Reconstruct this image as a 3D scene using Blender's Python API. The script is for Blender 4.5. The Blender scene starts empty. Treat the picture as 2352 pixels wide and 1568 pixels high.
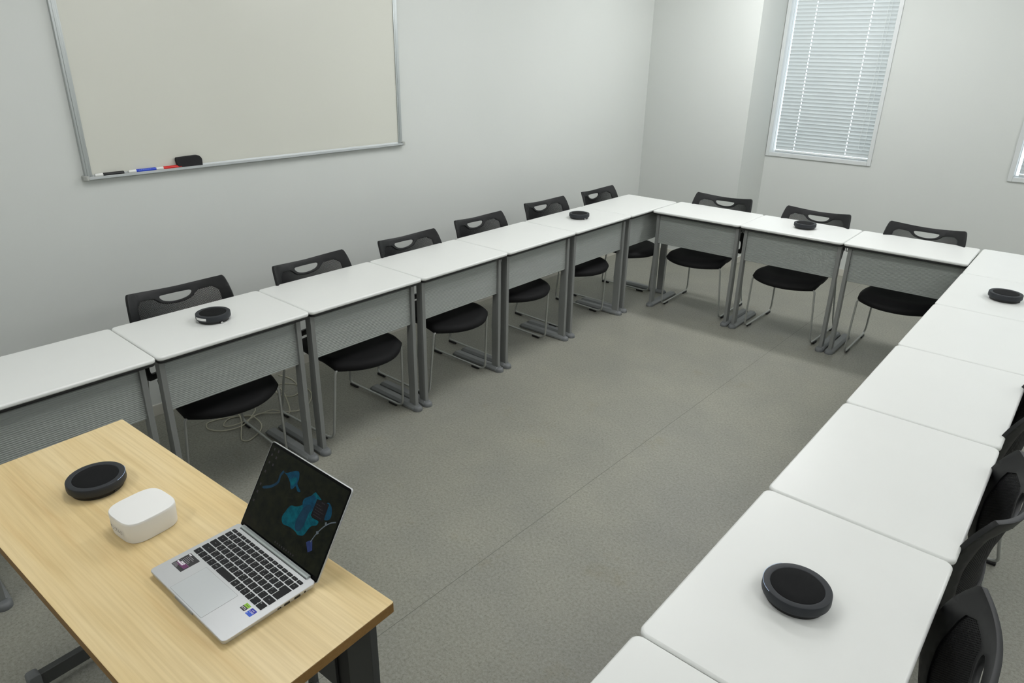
import bpy, bmesh, math, random
from mathutils import Vector, Matrix
from mathutils.geometry import delaunay_2d_cdt
random.seed(7)
scn = bpy.context.scene
COL = scn.collection
PI = math.pi

# ---------------------------------------------------------------- camera
cd = bpy.data.cameras.new('camera'); cam = bpy.data.objects.new('camera', cd); COL.objects.link(cam)
cd.sensor_width = 36.0; cd.sensor_fit = 'HORIZONTAL'
cd.lens = 1585.692 * 36.0 / 2352.0
cd.shift_x = (1176 - 1158.634) / 2352.0
cd.shift_y = -(784 - 755.765) / 2352.0
cd.clip_start = 0.02; cd.clip_end = 100
right = Vector((0.751200, 0.659900, 0.012900)); down = Vector((0.257200, -0.274600, -0.926500)); fwd = Vector((-0.607900, 0.699400, -0.376000))
fwd.normalize(); right = (right - fwd * right.dot(fwd)).normalized(); down = fwd.cross(right)
cam.matrix_world = Matrix(((right.x, -down.x, -fwd.x, 2.5407), (right.y, -down.y, -fwd.y, -0.9278), (right.z, -down.z, -fwd.z, 1.8513), (0, 0, 0, 1)))
scn.camera = cam

# ---------------------------------------------------------------- view, world, lamps
vs = scn.view_settings
vs.view_transform = 'Standard'; vs.look = 'None'; vs.gamma = 1.0; vs.use_curve_mapping = False
vs.exposure = 0.0
w = bpy.data.worlds.new('daylight'); scn.world = w; w.use_nodes = True
bg = w.node_tree.nodes['Background']; bg.inputs['Color'].default_value = (0.86, 0.94, 1.0, 1); bg.inputs['Strength'].default_value = 2.0

# the room is turned a little against the rows of tables
RA = -0.0121
RO = Vector((-1.012, 0.0, 0.0))
def rw(u, v, z=0.0):
    return Vector((RO.x + u * math.cos(RA) - v * math.sin(RA), RO.y + u * math.sin(RA) + v * math.cos(RA), z))
CEIL = 2.70
def ceiling_lamp(u, v, power, color=(0.985, 0.99, 1.01)):
    # a bare fluorescent batten under the ceiling: throws light down and sideways alike
    for k in range(3):
        l = bpy.data.lights.new('fluorescent_light', 'POINT'); l.energy = power / 3; l.color = color; l.shadow_soft_size = 0.09
        o = bpy.data.objects.new('fluorescent_light', l); COL.objects.link(o)
        o.location = rw(u + (k - 1) * 0.42, v, CEIL - 0.14)
    l = bpy.data.lights.new('fluorescent_light', 'AREA'); l.shape = 'RECTANGLE'; l.size = 1.25; l.size_y = 0.2; l.energy = power * 0.30; l.color = color
    o = bpy.data.objects.new('fluorescent_light', l); COL.objects.link(o); o.location = rw(u, v, CEIL - 0.10); o.rotation_euler = (0, 0, RA)
for v, pw in ((4.2, 31.0), (2.2, 20.0), (0.2, 16.0), (-1.8, 14.0)):
    ceiling_lamp(1.65, v, pw * 1.08)
    ceiling_lamp(4.6, v, pw * 0.85)

# ---------------------------------------------------------------- helpers
def tag(o, label=None, cat=None, group=None, kind=None):
    if label: o['label'] = label
    if cat: o['category'] = cat
    if group: o['group'] = group
    if kind: o['kind'] = kind
    return o
def thing(name, label, cat, loc=(0, 0, 0), rz=0.0, group=None):
    o = bpy.data.objects.new(name, None); COL.objects.link(o)
    o.empty_display_size = 0.1
    o.location = loc; o.rotation_euler = (0, 0, rz)
    return tag(o, label, cat, group)
class MB:
    def __init__(s): s.v = []; s.f = []; s.m = []
    def add(s, vs, fs, mi=0):
        b = len(s.v); s.v += [tuple(x) for x in vs]
        for f in fs: s.f.append([b + i for i in f]); s.m.append(mi)
    def box(s, x0, x1, y0, y1, z0, z1, M=None, mi=0):
        vs = [Vector(p) for p in ((x0, y0, z0), (x1, y0, z0), (x1, y1, z0), (x0, y1, z0), (x0, y0, z1), (x1, y0, z1), (x1, y1, z1), (x0, y1, z1))]
        if M: vs = [M @ p for p in vs]
        s.add(vs, [(3, 2, 1, 0), (4, 5, 6, 7), (0, 1, 5, 4), (1, 2, 6, 5), (2, 3, 7, 6), (3, 0, 4, 7)], mi)
    def prism(s, poly, fn0, fn1, mi=0, caps=True):
        n = len(poly)
        s.add([fn0(p) for p in poly] + [fn1(p) for p in poly], [(i, (i + 1) % n, n + (i + 1) % n, n + i) for i in range(n)] + ([tuple(range(n - 1, -1, -1)), tuple(range(n, 2 * n))] if caps else []), mi)
    def slab(s, poly, z0, z1, mi=0):
        s.prism(poly, lambda p: (p[0], p[1], z0), lambda p: (p[0], p[1], z1), mi)
    def loft(s, rings, mi=0, cap0=True, cap1=True):
        n = len(rings[0]); vs = [p for r in rings for p in r]; fs = []
        for k in range(len(rings) - 1):
            for i in range(n):
                fs.append((k * n + i, k * n + (i + 1) % n, (k + 1) * n + (i + 1) % n, (k + 1) * n + i))
        if cap0: fs.append(tuple(range(n - 1, -1, -1)))
        if cap1: fs.append(tuple(range((len(rings) - 1) * n, len(rings) * n)))
        s.add(vs, fs, mi)
    def lathe(s, prof, n=64, mi=0, c=(0, 0, 0)):
        s.loft([[(c[0] + r * math.cos(2 * PI * i / n), c[1] + r * math.sin(2 * PI * i / n), c[2] + z) for i in range(n)] for r, z in prof], mi)
    def tube(s, pts, r, n=10, mi=0, closed=False):
        P = [Vector(p) for p in pts]; N = len(P); rings = []; up = None
        for i in range(N):
            if closed: t = P[(i + 1) % N] - P[i - 1]
            else: t = P[min(i + 1, N - 1)] - P[max(i - 1, 0)]
            t.normalize()
            if up is None: up = Vector((0, 0, 1)) if abs(t.z) < 0.9 else Vector((1, 0, 0))
            a = (up - t * up.dot(t)).normalized(); b = t.cross(a); up = a
            rr = r[i] if isinstance(r, (list, tuple)) else r
            rings.append([tuple(P[i] + (a * math.cos(2 * PI * k / n) + b * math.sin(2 * PI * k / n)) * rr) for k in range(n)])
        if closed: rings.append(rings[0])
        s.loft(rings, mi, not closed, not closed)
    def build(s, name, mats, parent=None, smooth=None, bevel=0.0, seg=2, solid=None, loc=None, recalc=True):
        me = bpy.data.meshes.new(name); me.from_pydata(s.v, [], s.f)
        mats = mats if isinstance(mats, (list, tuple)) else [mats]
        for m in mats: me.materials.append(m)
        for p, mi in zip(me.polygons, s.m): p.material_index = mi
        if recalc:
            bm = bmesh.new(); bm.from_mesh(me); bmesh.ops.recalc_face_normals(bm, faces=bm.faces); bm.to_mesh(me); bm.free()
        if smooth is not None:
            for p in me.polygons: p.use_smooth = True
            me.set_sharp_from_angle(angle=math.radians(smooth))
        me.update()
        o = bpy.data.objects.new(name, me); COL.objects.link(o)
        if parent: o.parent = parent
        if loc: o.location = loc
        if solid:
            md = o.modifiers.new('thick', 'SOLIDIFY'); md.thickness = solid; md.offset = 0
        if bevel:
            md = o.modifiers.new('edge', 'BEVEL'); md.width = bevel; md.segments = seg; md.limit_method = 'ANGLE'; md.angle_limit = math.radians(40); md.harden_normals = False
            for p in me.polygons: p.use_smooth = True
            me.set_sharp_from_angle(angle=math.radians(smooth if smooth else 35))
        return o
def catmull(pts, n=6, closed=False):
    P = [Vector(p) for p in pts]; N = len(P); out = []
    for i in range(N if closed else N - 1):
        if closed: a, b, c, d = P[i - 1], P[i], P[(i + 1) % N], P[(i + 2) % N]
        else: a, b, c, d = P[max(i - 1, 0)], P[i], P[i + 1], P[min(i + 2, N - 1)]
        for k in range(n):
            t = k / n
            out.append(0.5 * ((2 * b) + (c - a) * t + (2 * a - 5 * b + 4 * c - d) * t * t + (3 * b - a - 3 * c + d) * t ** 3))
    if not closed: out.append(P[-1])
    return out
def fillet(pts, r, n=6):
    P = [Vector(p) for p in pts]; out = [P[0]]
    for i in range(1, len(P) - 1):
        a = (P[i - 1] - P[i]); b = (P[i + 1] - P[i]); la, lb = a.length, b.length; a.normalize(); b.normalize()
        rr = r[i - 1] if isinstance(r, (list, tuple)) else r
        d = min(rr, la * 0.49, lb * 0.49)
        p0 = P[i] + a * d; p1 = P[i] + b * d
        for k in range(n + 1):
            t = k / n; out.append(p0 * (1 - t) ** 2 + P[i] * 2 * t * (1 - t) + p1 * t * t)
    out.append(P[-1]); return out
def rrect(x0, x1, y0, y1, r, n=8):
    out = []
    for cx, cy, a0 in ((x1 - r, y1 - r, 0), (x0 + r, y1 - r, 90), (x0 + r, y0 + r, 180), (x1 - r, y0 + r, 270)):
        for k in range(n + 1):
            a = math.radians(a0 + 90 * k / n); out.append((cx + r * math.cos(a), cy + r * math.sin(a)))
    return out
def dup(o, name=None, loc=None, rz=None, label=None, group=None, parent=None):
    c = o.copy(); COL.objects.link(c)
    if parent is not None: c.parent = parent
    if loc is not None: c.location = loc
    if rz is not None: c.rotation_euler = (0, 0, rz)
    if label: c['label'] = label
    if group: c['group'] = group
    for ch in list(o.children): dup(ch, parent=c)
    return c

# ---------------------------------------------------------------- materials
def srgb(r, g, b):
    f = lambda c: (c / 255 / 12.92) if c / 255 <= 0.04045 else ((c / 255 + 0.055) / 1.055) ** 2.4
    return (f(r), f(g), f(b), 1.0)
class NT:
    def __init__(s, name):
        s.mat = bpy.data.materials.new(name); s.mat.use_nodes = True; s.t = s.mat.node_tree; s.b = s.t.nodes['Principled BSDF']
    def n(s, typ, **kw):
        nd = s.t.nodes.new(typ)
        for k, v in kw.items(): setattr(nd, k, v)
        return nd
    def l(s, a, b): s.t.links.new(a, b)
def mat(name, col, rough=0.5, metal=0.0, var=0.04, scale=30.0, bump=0.0, spec=0.5, bscale=None):
    """plain material with a faint procedural mottling"""
    N = NT(name); N.b.inputs['Roughness'].default_value = rough; N.b.inputs['Metallic'].default_value = metal
    N.b.inputs['Specular IOR Level'].default_value = spec
    tc = N.n('ShaderNodeTexCoord'); no = N.n('ShaderNodeTexNoise'); no.inputs['Scale'].default_value = scale; no.inputs['Detail'].default_value = 4
    N.l(tc.outputs['Object'], no.inputs['Vector'])
    mx = N.n('ShaderNodeMix', data_type='RGBA'); 
    a = [max(0, c * (1 - var)) for c in col[:3]] + [1]; b = [min(1, c * (1 + var)) for c in col[:3]] + [1]
    mx.inputs['A'].default_value = a; mx.inputs['B'].default_value = b
    N.l(no.outputs['Fac'], mx.inputs['Factor']); N.l(mx.outputs['Result'], N.b.inputs['Base Color'])
    if bump:
        n2 = N.n('ShaderNodeTexNoise'); n2.inputs['Scale'].default_value = bscale or 300; n2.inputs['Detail'].default_value = 3
        N.l(tc.outputs['Object'], n2.inputs['Vector'])
        bp = N.n('ShaderNodeBump'); bp.inputs['Strength'].default_value = bump; bp.inputs['Distance'].default_value = 0.002
        N.l(n2.outputs['Fac'], bp.inputs['Height']); N.l(bp.outputs['Normal'], N.b.inputs['Normal'])
    return N.mat
def floor_mat():
    N = NT('vinyl_floor'); tc = N.n('ShaderNodeTexCoord')
    def noise(sc, det, rough=0.6):
        n = N.n('ShaderNodeTexNoise'); n.inputs['Scale'].default_value = sc; n.inputs['Detail'].default_value = det; n.inputs['Roughness'].default_value = rough
        N.l(tc.outputs['Object'], n.inputs['Vector']); return n
    n1 = noise(95, 6, 0.72); r1 = N.n('ShaderNodeValToRGB'); N.l(n1.outputs['Fac'], r1.inputs['Fac'])
    e = r1.color_ramp.elements; e[0].position = 0.30; e[0].color = srgb(120, 120, 111); e[1].position = 0.70; e[1].color = srgb(158, 158, 149)
    k = e.new(0.5); k.color = srgb(143, 143, 134)
    n2 = noise(2.2, 4); r2 = N.n('ShaderNodeValToRGB'); N.l(n2.outputs['Fac'], r2.inputs['Fac'])
    e = r2.color_ramp.elements; e[0].position = 0.35; e[0].color = (0.90, 0.90, 0.895, 1); e[1].position = 0.68; e[1].color = (1.05, 1.04, 1.0, 1)
    mul = N.n('ShaderNodeMix', data_type='RGBA', blend_type='MULTIPLY'); mul.inputs['Factor'].default_value = 1
    N.l(r1.outputs['Color'], mul.inputs['A']); N.l(r2.outputs['Color'], mul.inputs['B'])
    # dark specks
    n3 = noise(260, 2, 0.5); r3 = N.n('ShaderNodeValToRGB'); N.l(n3.outputs['Fac'], r3.inputs['Fac'])
    e = r3.color_ramp.elements; e[0].position = 0.30; e[0].color = (0.62, 0.62, 0.60, 1); e[1].position = 0.40; e[1].color = (1, 1, 1, 1)
    m2 = N.n('ShaderNodeMix', data_type='RGBA', blend_type='MULTIPLY'); m2.inputs['Factor'].default_value = 1
    N.l(mul.outputs['Result'], m2.inputs['A']); N.l(r3.outputs['Color'], m2.inputs['B'])
    # faint brown worn patches
    n5 = noise(3.4, 5, 0.7); r5 = N.n('ShaderNodeValToRGB'); N.l(n5.outputs['Fac'], r5.inputs['Fac'])
    e = r5.color_ramp.elements; e[0].position = 0.60; e[0].color = (1, 1, 1, 1); e[1].position = 0.78; e[1].color = (0.93, 0.89, 0.80, 1)
    m5 = N.n('ShaderNodeMix', data_type='RGBA', blend_type='MULTIPLY'); m5.inputs['Factor'].default_value = 1
    N.l(m2.outputs['Result'], m5.inputs['A']); N.l(r5.outputs['Color'], m5.inputs['B'])
    # sheet seams every 1.82 m
    sx = N.n('ShaderNodeSeparateXYZ'); N.l(tc.outputs['Object'], sx.inputs[0])
    a = N.n('ShaderNodeMath', operation='ADD'); a.inputs[1].default_value = -2.073 + 18.2 + 0.91; N.l(sx.outputs['X'], a.inputs[0])
    md = N.n('ShaderNodeMath', operation='MODULO'); md.inputs[1].default_value = 1.82; N.l(a.outputs[0], md.inputs[0])
    sb = N.n('ShaderNodeMath', operation='SUBTRACT'); sb.inputs[1].default_value = 0.91; N.l(md.outputs[0], sb.inputs[0])
    ab = N.n('ShaderNodeMath', operation='ABSOLUTE'); N.l(sb.outputs[0], ab.inputs[0])
    lt = N.n('ShaderNodeMath', operation='LESS_THAN'); lt.inputs[1].default_value = 0.0016; N.l(ab.outputs[0], lt.inputs[0])
    m3 = N.n('ShaderNodeMix', data_type='RGBA'); m3.inputs['B'].default_value = srgb(96, 96, 89)
    f3 = N.n('ShaderNodeMath', operation='MULTIPLY'); f3.inputs[1].default_value = 0.75; N.l(lt.outputs[0], f3.inputs[0])
    N.l(f3.outputs[0], m3.inputs['Factor']); N.l(m5.outputs['Result'], m3.inputs['A']); N.l(m3.outputs['Result'], N.b.inputs['Base Color'])
    N.b.inputs['Roughness'].default_value = 0.42; N.b.inputs['Specular IOR Level'].default_value = 0.35
    bp = N.n('ShaderNodeBump'); bp.inputs['Strength'].default_value = 0.05; bp.inputs['Distance'].default_value = 0.002
    N.l(n1.outputs['Fac'], bp.inputs['Height']); N.l(bp.outputs['Normal'], N.b.inputs['Normal'])
    return N.mat
def wall_mat():
    N = NT('wall_paper'); tc = N.n('ShaderNodeTexCoord')
    n1 = N.n('ShaderNodeTexNoise'); n1.inputs['Scale'].default_value = 1.3; n1.inputs['Detail'].default_value = 3; N.l(tc.outputs['Object'], n1.inputs['Vector'])
    r = N.n('ShaderNodeValToRGB'); N.l(n1.outputs['Fac'], r.inputs['Fac'])
    r.color_ramp.elements[0].color = srgb(202, 206, 202); r.color_ramp.elements[1].color = srgb(207, 210, 206)
    N.l(r.outputs['Color'], N.b.inputs['Base Color']); N.b.inputs['Roughness'].default_value = 0.75; N.b.inputs['Specular IOR Level'].default_value = 0.3
    mp = N.n('ShaderNodeMapping'); mp.inputs['Scale'].default_value = (160, 160, 90); N.l(tc.outputs['Object'], mp.inputs['Vector'])
    n2 = N.n('ShaderNodeTexNoise'); n2.inputs['Scale'].default_value = 1; n2.inputs['Detail'].default_value = 2; N.l(mp.outputs['Vector'], n2.inputs['Vector'])
    bp = N.n('ShaderNodeBump'); bp.inputs['Strength'].default_value = 0.06; bp.inputs['Distance'].default_value = 0.002
    N.l(n2.outputs['Fac'], bp.inputs['Height']); N.l(bp.outputs['Normal'], N.b.inputs['Normal'])
    return N.mat
def wood_mat(name, c0, c1, c2, rough=0.38):
    N = NT(name); tc = N.n('ShaderNodeTexCoord')
    mp = N.n('ShaderNodeMapping'); mp.inputs['Scale'].default_value = (1.3, 14, 14); N.l(tc.outputs['Object'], mp.inputs['Vector'])
    n1 = N.n('ShaderNodeTexNoise'); n1.inputs['Scale'].default_value = 1.0; n1.inputs['Detail'].default_value = 5; n1.inputs['Roughness'].default_value = 0.55; n1.inputs['Distortion'].default_value = 0.35
    N.l(mp.outputs['Vector'], n1.inputs['Vector'])
    r = N.n('ShaderNodeValToRGB'); N.l(n1.outputs['Fac'], r.inputs['Fac'])
    e = r.color_ramp.elements; e[0].position = 0.28; e[0].color = c0; e[1].position = 0.62; e[1].color = c2
    k = e.new(0.42); k.color = c1
    mp2 = N.n('ShaderNodeMapping'); mp2.inputs['Scale'].default_value = (3.5, 150, 150); N.l(tc.outputs['Object'], mp2.inputs['Vector'])
    n2 = N.n('ShaderNodeTexNoise'); n2.inputs['Scale'].default_value = 1.0; n2.inputs['Detail'].default_value = 4; N.l(mp2.outputs['Vector'], n2.inputs['Vector'])
    r2 = N.n('ShaderNodeValToRGB'); N.l(n2.outputs['Fac'], r2.inputs['Fac'])
    r2.color_ramp.elements[0].position = 0.3; r2.color_ramp.elements[0].color = (0.84, 0.81, 0.75, 1); r2.color_ramp.elements[1].position = 0.6; r2.color_ramp.elements[1].color = (1, 1, 1, 1)
    mx = N.n('ShaderNodeMix', data_type='RGBA', blend_type='MULTIPLY'); mx.inputs['Factor'].default_value = 0.8
    N.l(r.outputs['Color'], mx.inputs['A']); N.l(r2.outputs['Color'], mx.inputs['B']); N.l(mx.outputs['Result'], N.b.inputs['Base Color'])
    N.b.inputs['Roughness'].default_value = rough; N.b.inputs['Specular IOR Level'].default_value = 0.4
    return N.mat
def glow_mat(name, ca, cb, strength, scale=25, base=(0.003, 0.003, 0.0035, 1), rough=0.14):
    """lit pixels of a glossy screen"""
    N = NT(name); tc = N.n('ShaderNodeTexCoord'); n1 = N.n('ShaderNodeTexNoise'); n1.inputs['Scale'].default_value = scale; n1.inputs['Detail'].default_value = 6; n1.inputs['Roughness'].default_value = 0.7
    N.l(tc.outputs['Object'], n1.inputs['Vector'])
    r = N.n('ShaderNodeValToRGB'); N.l(n1.outputs['Fac'], r.inputs['Fac'])
    r.color_ramp.elements[0].position = 0.35; r.color_ramp.elements[0].color = ca; r.color_ramp.elements[1].position = 0.65; r.color_ramp.elements[1].color = cb
    N.b.inputs['Base Color'].default_value = base; N.b.inputs['Roughness'].default_value = rough; N.b.inputs['Specular IOR Level'].default_value = 0.12
    N.l(r.outputs['Color'], N.b.inputs['Emission Color']); N.b.inputs['Emission Strength'].default_value = strength
    return N.mat
def glass_mat():
    N = NT('window_glass'); N.b.inputs['Base Color'].default_value = (0.95, 0.98, 1, 1); N.b.inputs['Roughness'].default_value = 0.0
    N.b.inputs['Transmission Weight'].default_value = 1.0; N.b.inputs['IOR'].default_value = 1.01
    return N.mat
def slat_mat():
    N = NT('blind_slat'); tc = N.n('ShaderNodeTexCoord'); n1 = N.n('ShaderNodeTexNoise'); n1.inputs['Scale'].default_value = 6; N.l(tc.outputs['Object'], n1.inputs['Vector'])
    r = N.n('ShaderNodeValToRGB'); N.l(n1.outputs['Fac'], r.inputs['Fac']); r.color_ramp.elements[0].color = srgb(206, 211, 209); r.color_ramp.elements[1].color = srgb(212, 216, 214)
    N.l(r.outputs['Color'], N.b.inputs['Base Color']); N.b.inputs['Roughness'].default_value = 0.4
    tr = N.n('ShaderNodeBsdfTranslucent'); tr.inputs['Color'].default_value = (0.8, 0.9, 0.95, 1)
    mx = N.n('ShaderNodeMixShader'); mx.inputs['Fac'].default_value = 0.07
    out = [n for n in N.t.nodes if n.type == 'OUTPUT_MATERIAL'][0]
    N.l(N.b.outputs['BSDF'], mx.inputs[1]); N.l(tr.outputs['BSDF'], mx.inputs[2]); N.l(mx.outputs['Shader'], out.inputs['Surface'])
    return N.mat

M = dict(
    floor=floor_mat(), wall=wall_mat(), ceiling=mat('ceiling_board', srgb(228, 228, 224), 0.8, bump=0.1, bscale=60),
    skirting=mat('skirting_vinyl', srgb(196, 194, 184), 0.5, var=0.02), skirting_lip=mat('skirting_lip', srgb(214, 212, 204), 0.5, var=0.02),
    frame=mat('window_frame_paint', srgb(206, 210, 209), 0.4, var=0.02), glass=glass_mat(), slat=slat_mat(),
    cord=mat('blind_cord', srgb(225, 230, 228), 0.6, var=0.02),
    top=mat('white_laminate', srgb(226, 228, 225), 0.33, var=0.012, scale=9, spec=0.45),
    rubber=mat('black_edging', srgb(22, 23, 23), 0.5),
    panel=mat('grey_ribbed_panel', srgb(156, 161, 157), 0.45, var=0.02),
    post=mat('grey_leg_paint', srgb(130, 132, 130), 0.45, metal=0.1, var=0.03),
    foot=mat('grey_foot_paint', srgb(128, 131, 131), 0.45, metal=0.05, var=0.03),
    cap=mat('grey_foot_plastic', srgb(108, 111, 112), 0.5, var=0.03),
    chrome=mat('chair_steel', srgb(176, 178, 175), 0.38, metal=0.6, var=0.03),
    plastic=mat('black_chair_plastic', srgb(22, 23, 24), 0.48, var=0.06, bump=0.05, bscale=700, spec=0.35),
    mesh=mat('black_chair_mesh', srgb(22, 23, 24), 0.6, var=0.05, spec=0.3),
    fabric=mat('black_seat_fabric', srgb(12, 12, 13), 0.7, var=0.10, scale=120, bump=0.2, bscale=900, spec=0.2),
    glide=mat('black_glide', srgb(24, 24, 25), 0.55),
    wood=wood_mat('maple_laminate', srgb(210, 180, 127), srgb(221, 197, 146), srgb(227, 206, 159)),
    wood_edge=wood_mat('brown_edge_band', srgb(128, 96, 50), srgb(137, 103, 56), srgb(144, 110, 62), 0.45),
    dark=mat('dark_grey_steel', srgb(70, 72, 71), 0.45, metal=0.2), darker=mat('charcoal_panel', srgb(60, 61, 60), 0.5, bump=0.05),
    speaker=mat('slate_speaker_plastic', srgb(40, 43, 47), 0.5, var=0.05, bump=0.04, bscale=900, spec=0.35),
    speaker_mesh=mat('black_speaker_mesh', srgb(19, 20, 21), 0.85, var=0.08, scale=400, bump=0.25, bscale=1500, spec=0.2),
    speaker_base=mat('black_speaker_rubber', srgb(14, 14, 15), 0.5),
    label=mat('white_paper_label', srgb(228, 228, 226), 0.6, var=0.02), metal=mat('plug_metal', srgb(200, 200, 198), 0.3, metal=0.9),
    boxw=mat('white_router_plastic', srgb(232, 232, 229), 0.4, var=0.01), ink=mat('black_ink', srgb(70, 68, 64), 0.6),
    board=mat('whiteboard_enamel', srgb(205, 206, 196), 0.28, var=0.015, scale=2.5, spec=0.4), alu=mat('anodised_aluminium', srgb(186, 191, 190), 0.35, metal=0.75, var=0.03),
    tray=mat('tray_aluminium', srgb(186, 191, 191), 0.45, metal=0.3, var=0.02),
    capgrey=mat('tray_end_plastic', srgb(170, 172, 168), 0.5), black=mat('eraser_felt', srgb(20, 20, 22), 0.75, bump=0.2, bscale=500),
    markw=mat('marker_white', srgb(226, 228, 224), 0.4), markk=mat('marker_black', srgb(26, 27, 28), 0.4), markb=mat('marker_blue', srgb(38, 70, 190), 0.4), markr=mat('marker_red', srgb(206, 36, 30), 0.4),
    marktxt=mat('marker_print', srgb(120, 140, 215), 0.5),
    cable=mat('cream_cable', srgb(190, 187, 168), 0.5, var=0.04),
    silver=mat('silver_laptop', srgb(198, 200, 201), 0.40, metal=0.55, var=0.015), pad=mat('touchpad_silver', srgb(196, 200, 201), 0.35, metal=0.4, var=0.01), groove=mat('touchpad_groove', srgb(140, 142, 142), 0.5),
    key=mat('black_key', srgb(22, 23, 25), 0.55, spec=0.25), legend=mat('key_legend', srgb(150, 152, 156), 0.5), port=mat('port_black', srgb(12, 12, 13), 0.4),
    bezel=mat('black_bezel', srgb(9, 10, 10), 0.15, spec=0.12),
    st_dark=mat('dark_sticker', srgb(36, 34, 37), 0.45), st_text=mat('sticker_text', srgb(160, 158, 162), 0.5), st_pink=mat('sticker_magenta', srgb(96, 38, 88), 0.45, var=0.3, scale=60), st_white=mat('sticker_white', srgb(232, 230, 234), 0.5),
    st_green=mat('sticker_green', srgb(136, 188, 40), 0.4), st_blue=mat('sticker_blue', srgb(28, 84, 200), 0.4, var=0.15, scale=40), st_navy=mat('sticker_navy', srgb(28, 30, 160), 0.4),
    hingebar=mat('hinge_silver', srgb(190, 198, 197), 0.32, metal=0.6, var=0.02),
    led=glow_mat('led_ring_light', (0.55, 0.72, 1.0, 1), (0.65, 0.8, 1.0, 1), 0.6, 10),
    scr_bg=glow_mat('screen_forest', (0.002, 0.003, 0.002, 1), (0.008, 0.009, 0.004, 1), 1.0, 45),
    scr_teal=glow_mat('screen_teal', (0.0, 0.030, 0.045, 1), (0.0, 0.068, 0.088, 1), 1.0, 60), scr_blue=glow_mat('screen_blue', (0.002, 0.020, 0.042, 1), (0.002, 0.042, 0.075, 1), 1.0, 60),
    scr_deep=glow_mat('screen_deep_water', (0.004, 0.018, 0.035, 1), (0.006, 0.028, 0.05, 1), 1.0, 60), scr_pop=glow_mat('screen_popup', (0.005, 0.0045, 0.005, 1), (0.007, 0.006, 0.0065, 1), 1.0, 30),
    scr_txt=glow_mat('screen_text', (0.022, 0.020, 0.022, 1), (0.026, 0.024, 0.026, 1), 1.0, 30), scr_ring=glow_mat('screen_ring', (0.06, 0.075, 0.085, 1), (0.08, 0.095, 0.105, 1), 1.0, 30),
    scr_box=glow_mat('screen_violet', (0.012, 0.02, 0.07, 1), (0.018, 0.03, 0.09, 1), 1.0, 60),
)

# ---------------------------------------------------------------- room
def struct(name, mb, m, parent=None, **k):
    o = mb.build(name, m, parent, **k)
    if parent is None: tag(o, kind='structure'); o.location = RO; o.rotation_euler = (0, 0, RA)
    return o
UR, VN = 6.2, -3.6            # right wall, wall behind the photographer
PU, PV, RV = 1.005, 5.071, 5.575   # pillar corner and recessed window wall
TH = 0.12
b = MB(); b.box(-0.02, UR + 0.02, VN - 0.02, RV + 0.02, -0.1, 0); struct('floor', b, M['floor'])
b = MB(); b.box(-TH, UR + TH, VN - TH, RV + TH, CEIL, CEIL + 0.1); struct('ceiling', b, M['ceiling'])
b = MB(); b.box(-TH, 0, VN, RV + TH, 0, CEIL); struct('wall_left', b, M['wall'])
b = MB(); b.box(UR, UR + TH, VN, RV + TH, 0, CEIL); struct('wall_right', b, M['wall'])
b = MB(); b.box(-TH, UR + TH, VN - TH, VN, 0, CEIL); struct('wall_near', b, M['wall'])
b = MB(); b.box(0, PU, PV, RV + TH, 0, CEIL); struct('wall_pillar', b, M['wall'])
# windows in the recessed wall: outer frame edges in room coordinates
WZ0, WZ1, WW = 0.975, 2.52, 0.905
wins = [PU + 0.004, PU + 0.004 + 1.868, PU + 0.004 + 2 * 1.868]
b = MB(); b.box(PU, UR, RV, RV + TH, 0, WZ0 + 0.02); b.box(PU, UR, RV, RV + TH, WZ1 - 0.02, CEIL)
xs = [PU]
for wu in wins: xs += [wu + 0.02, wu + WW - 0.02]
xs.append(UR)
for i in range(0, len(xs), 2): b.box(xs[i], xs[i + 1], RV, RV + TH, WZ0 + 0.02, WZ1 - 0.02)
struct('wall_back', b, M['wall'])
def skirting(name, segs):
    b = MB()
    for (u0, u1, v0, v1) in segs: b.box(u0, u1, v0, v1, 0.0, 0.058)
    o = struct(name, b, M['skirting'])
    b2 = MB()
    for (u0, u1, v0, v1) in segs: b2.box(u0, u1, v0, v1, 0.058, 0.062)
    p = b2.build('skirting_lip', M['skirting_lip'], o); return o
T_ = 0.006
skirting('baseboard_left', [(0, T_, VN, PV)])
skirting('baseboard_pillar', [(T_, PU + T_, PV - T_, PV), (PU, PU + T_, PV, RV)])
skirting('baseboard_back', [(PU + T_, UR, RV - T_, RV)])
skirting('baseboard_right', [(UR - T_, UR, VN, RV - T_)])
# windows and blinds
def make_window(n, wu):
    b = MB(); F = 0.032; y0, y1 = -0.012, TH - 0.01
    b.box(0, F, y0, y1, 0, WZ1 - WZ0); b.box(WW - F, WW, y0, y1, 0, WZ1 - WZ0); b.box(F, WW - F, y0, y1, 0, F); b.box(F, WW - F, y0, y1, WZ1 - WZ0 - F, WZ1 - WZ0)
    o = b.build('window_%d' % n, M['frame'], bevel=0.002); tag(o, kind='structure'); o.location = rw(wu, RV, WZ0); o.rotation_euler = (0, 0, RA)
    g = MB(); g.box(F - 0.004, WW - F + 0.004, 0.085, 0.090, F - 0.004, WZ1 - WZ0 - F + 0.004); g.build('window_pane', M['glass'], o)
    s = MB(); i0 = F + 0.003; s.box(F - 0.002, i0, 0.07, 0.10, F, WZ1 - WZ0 - F); s.box(WW - i0, WW - F + 0.002, 0.07, 0.10, F, WZ1 - WZ0 - F); s.box(i0, WW - i0, 0.07, 0.10, F - 0.002, i0); s.build('window_sash', M['frame'], o)
    return o
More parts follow.
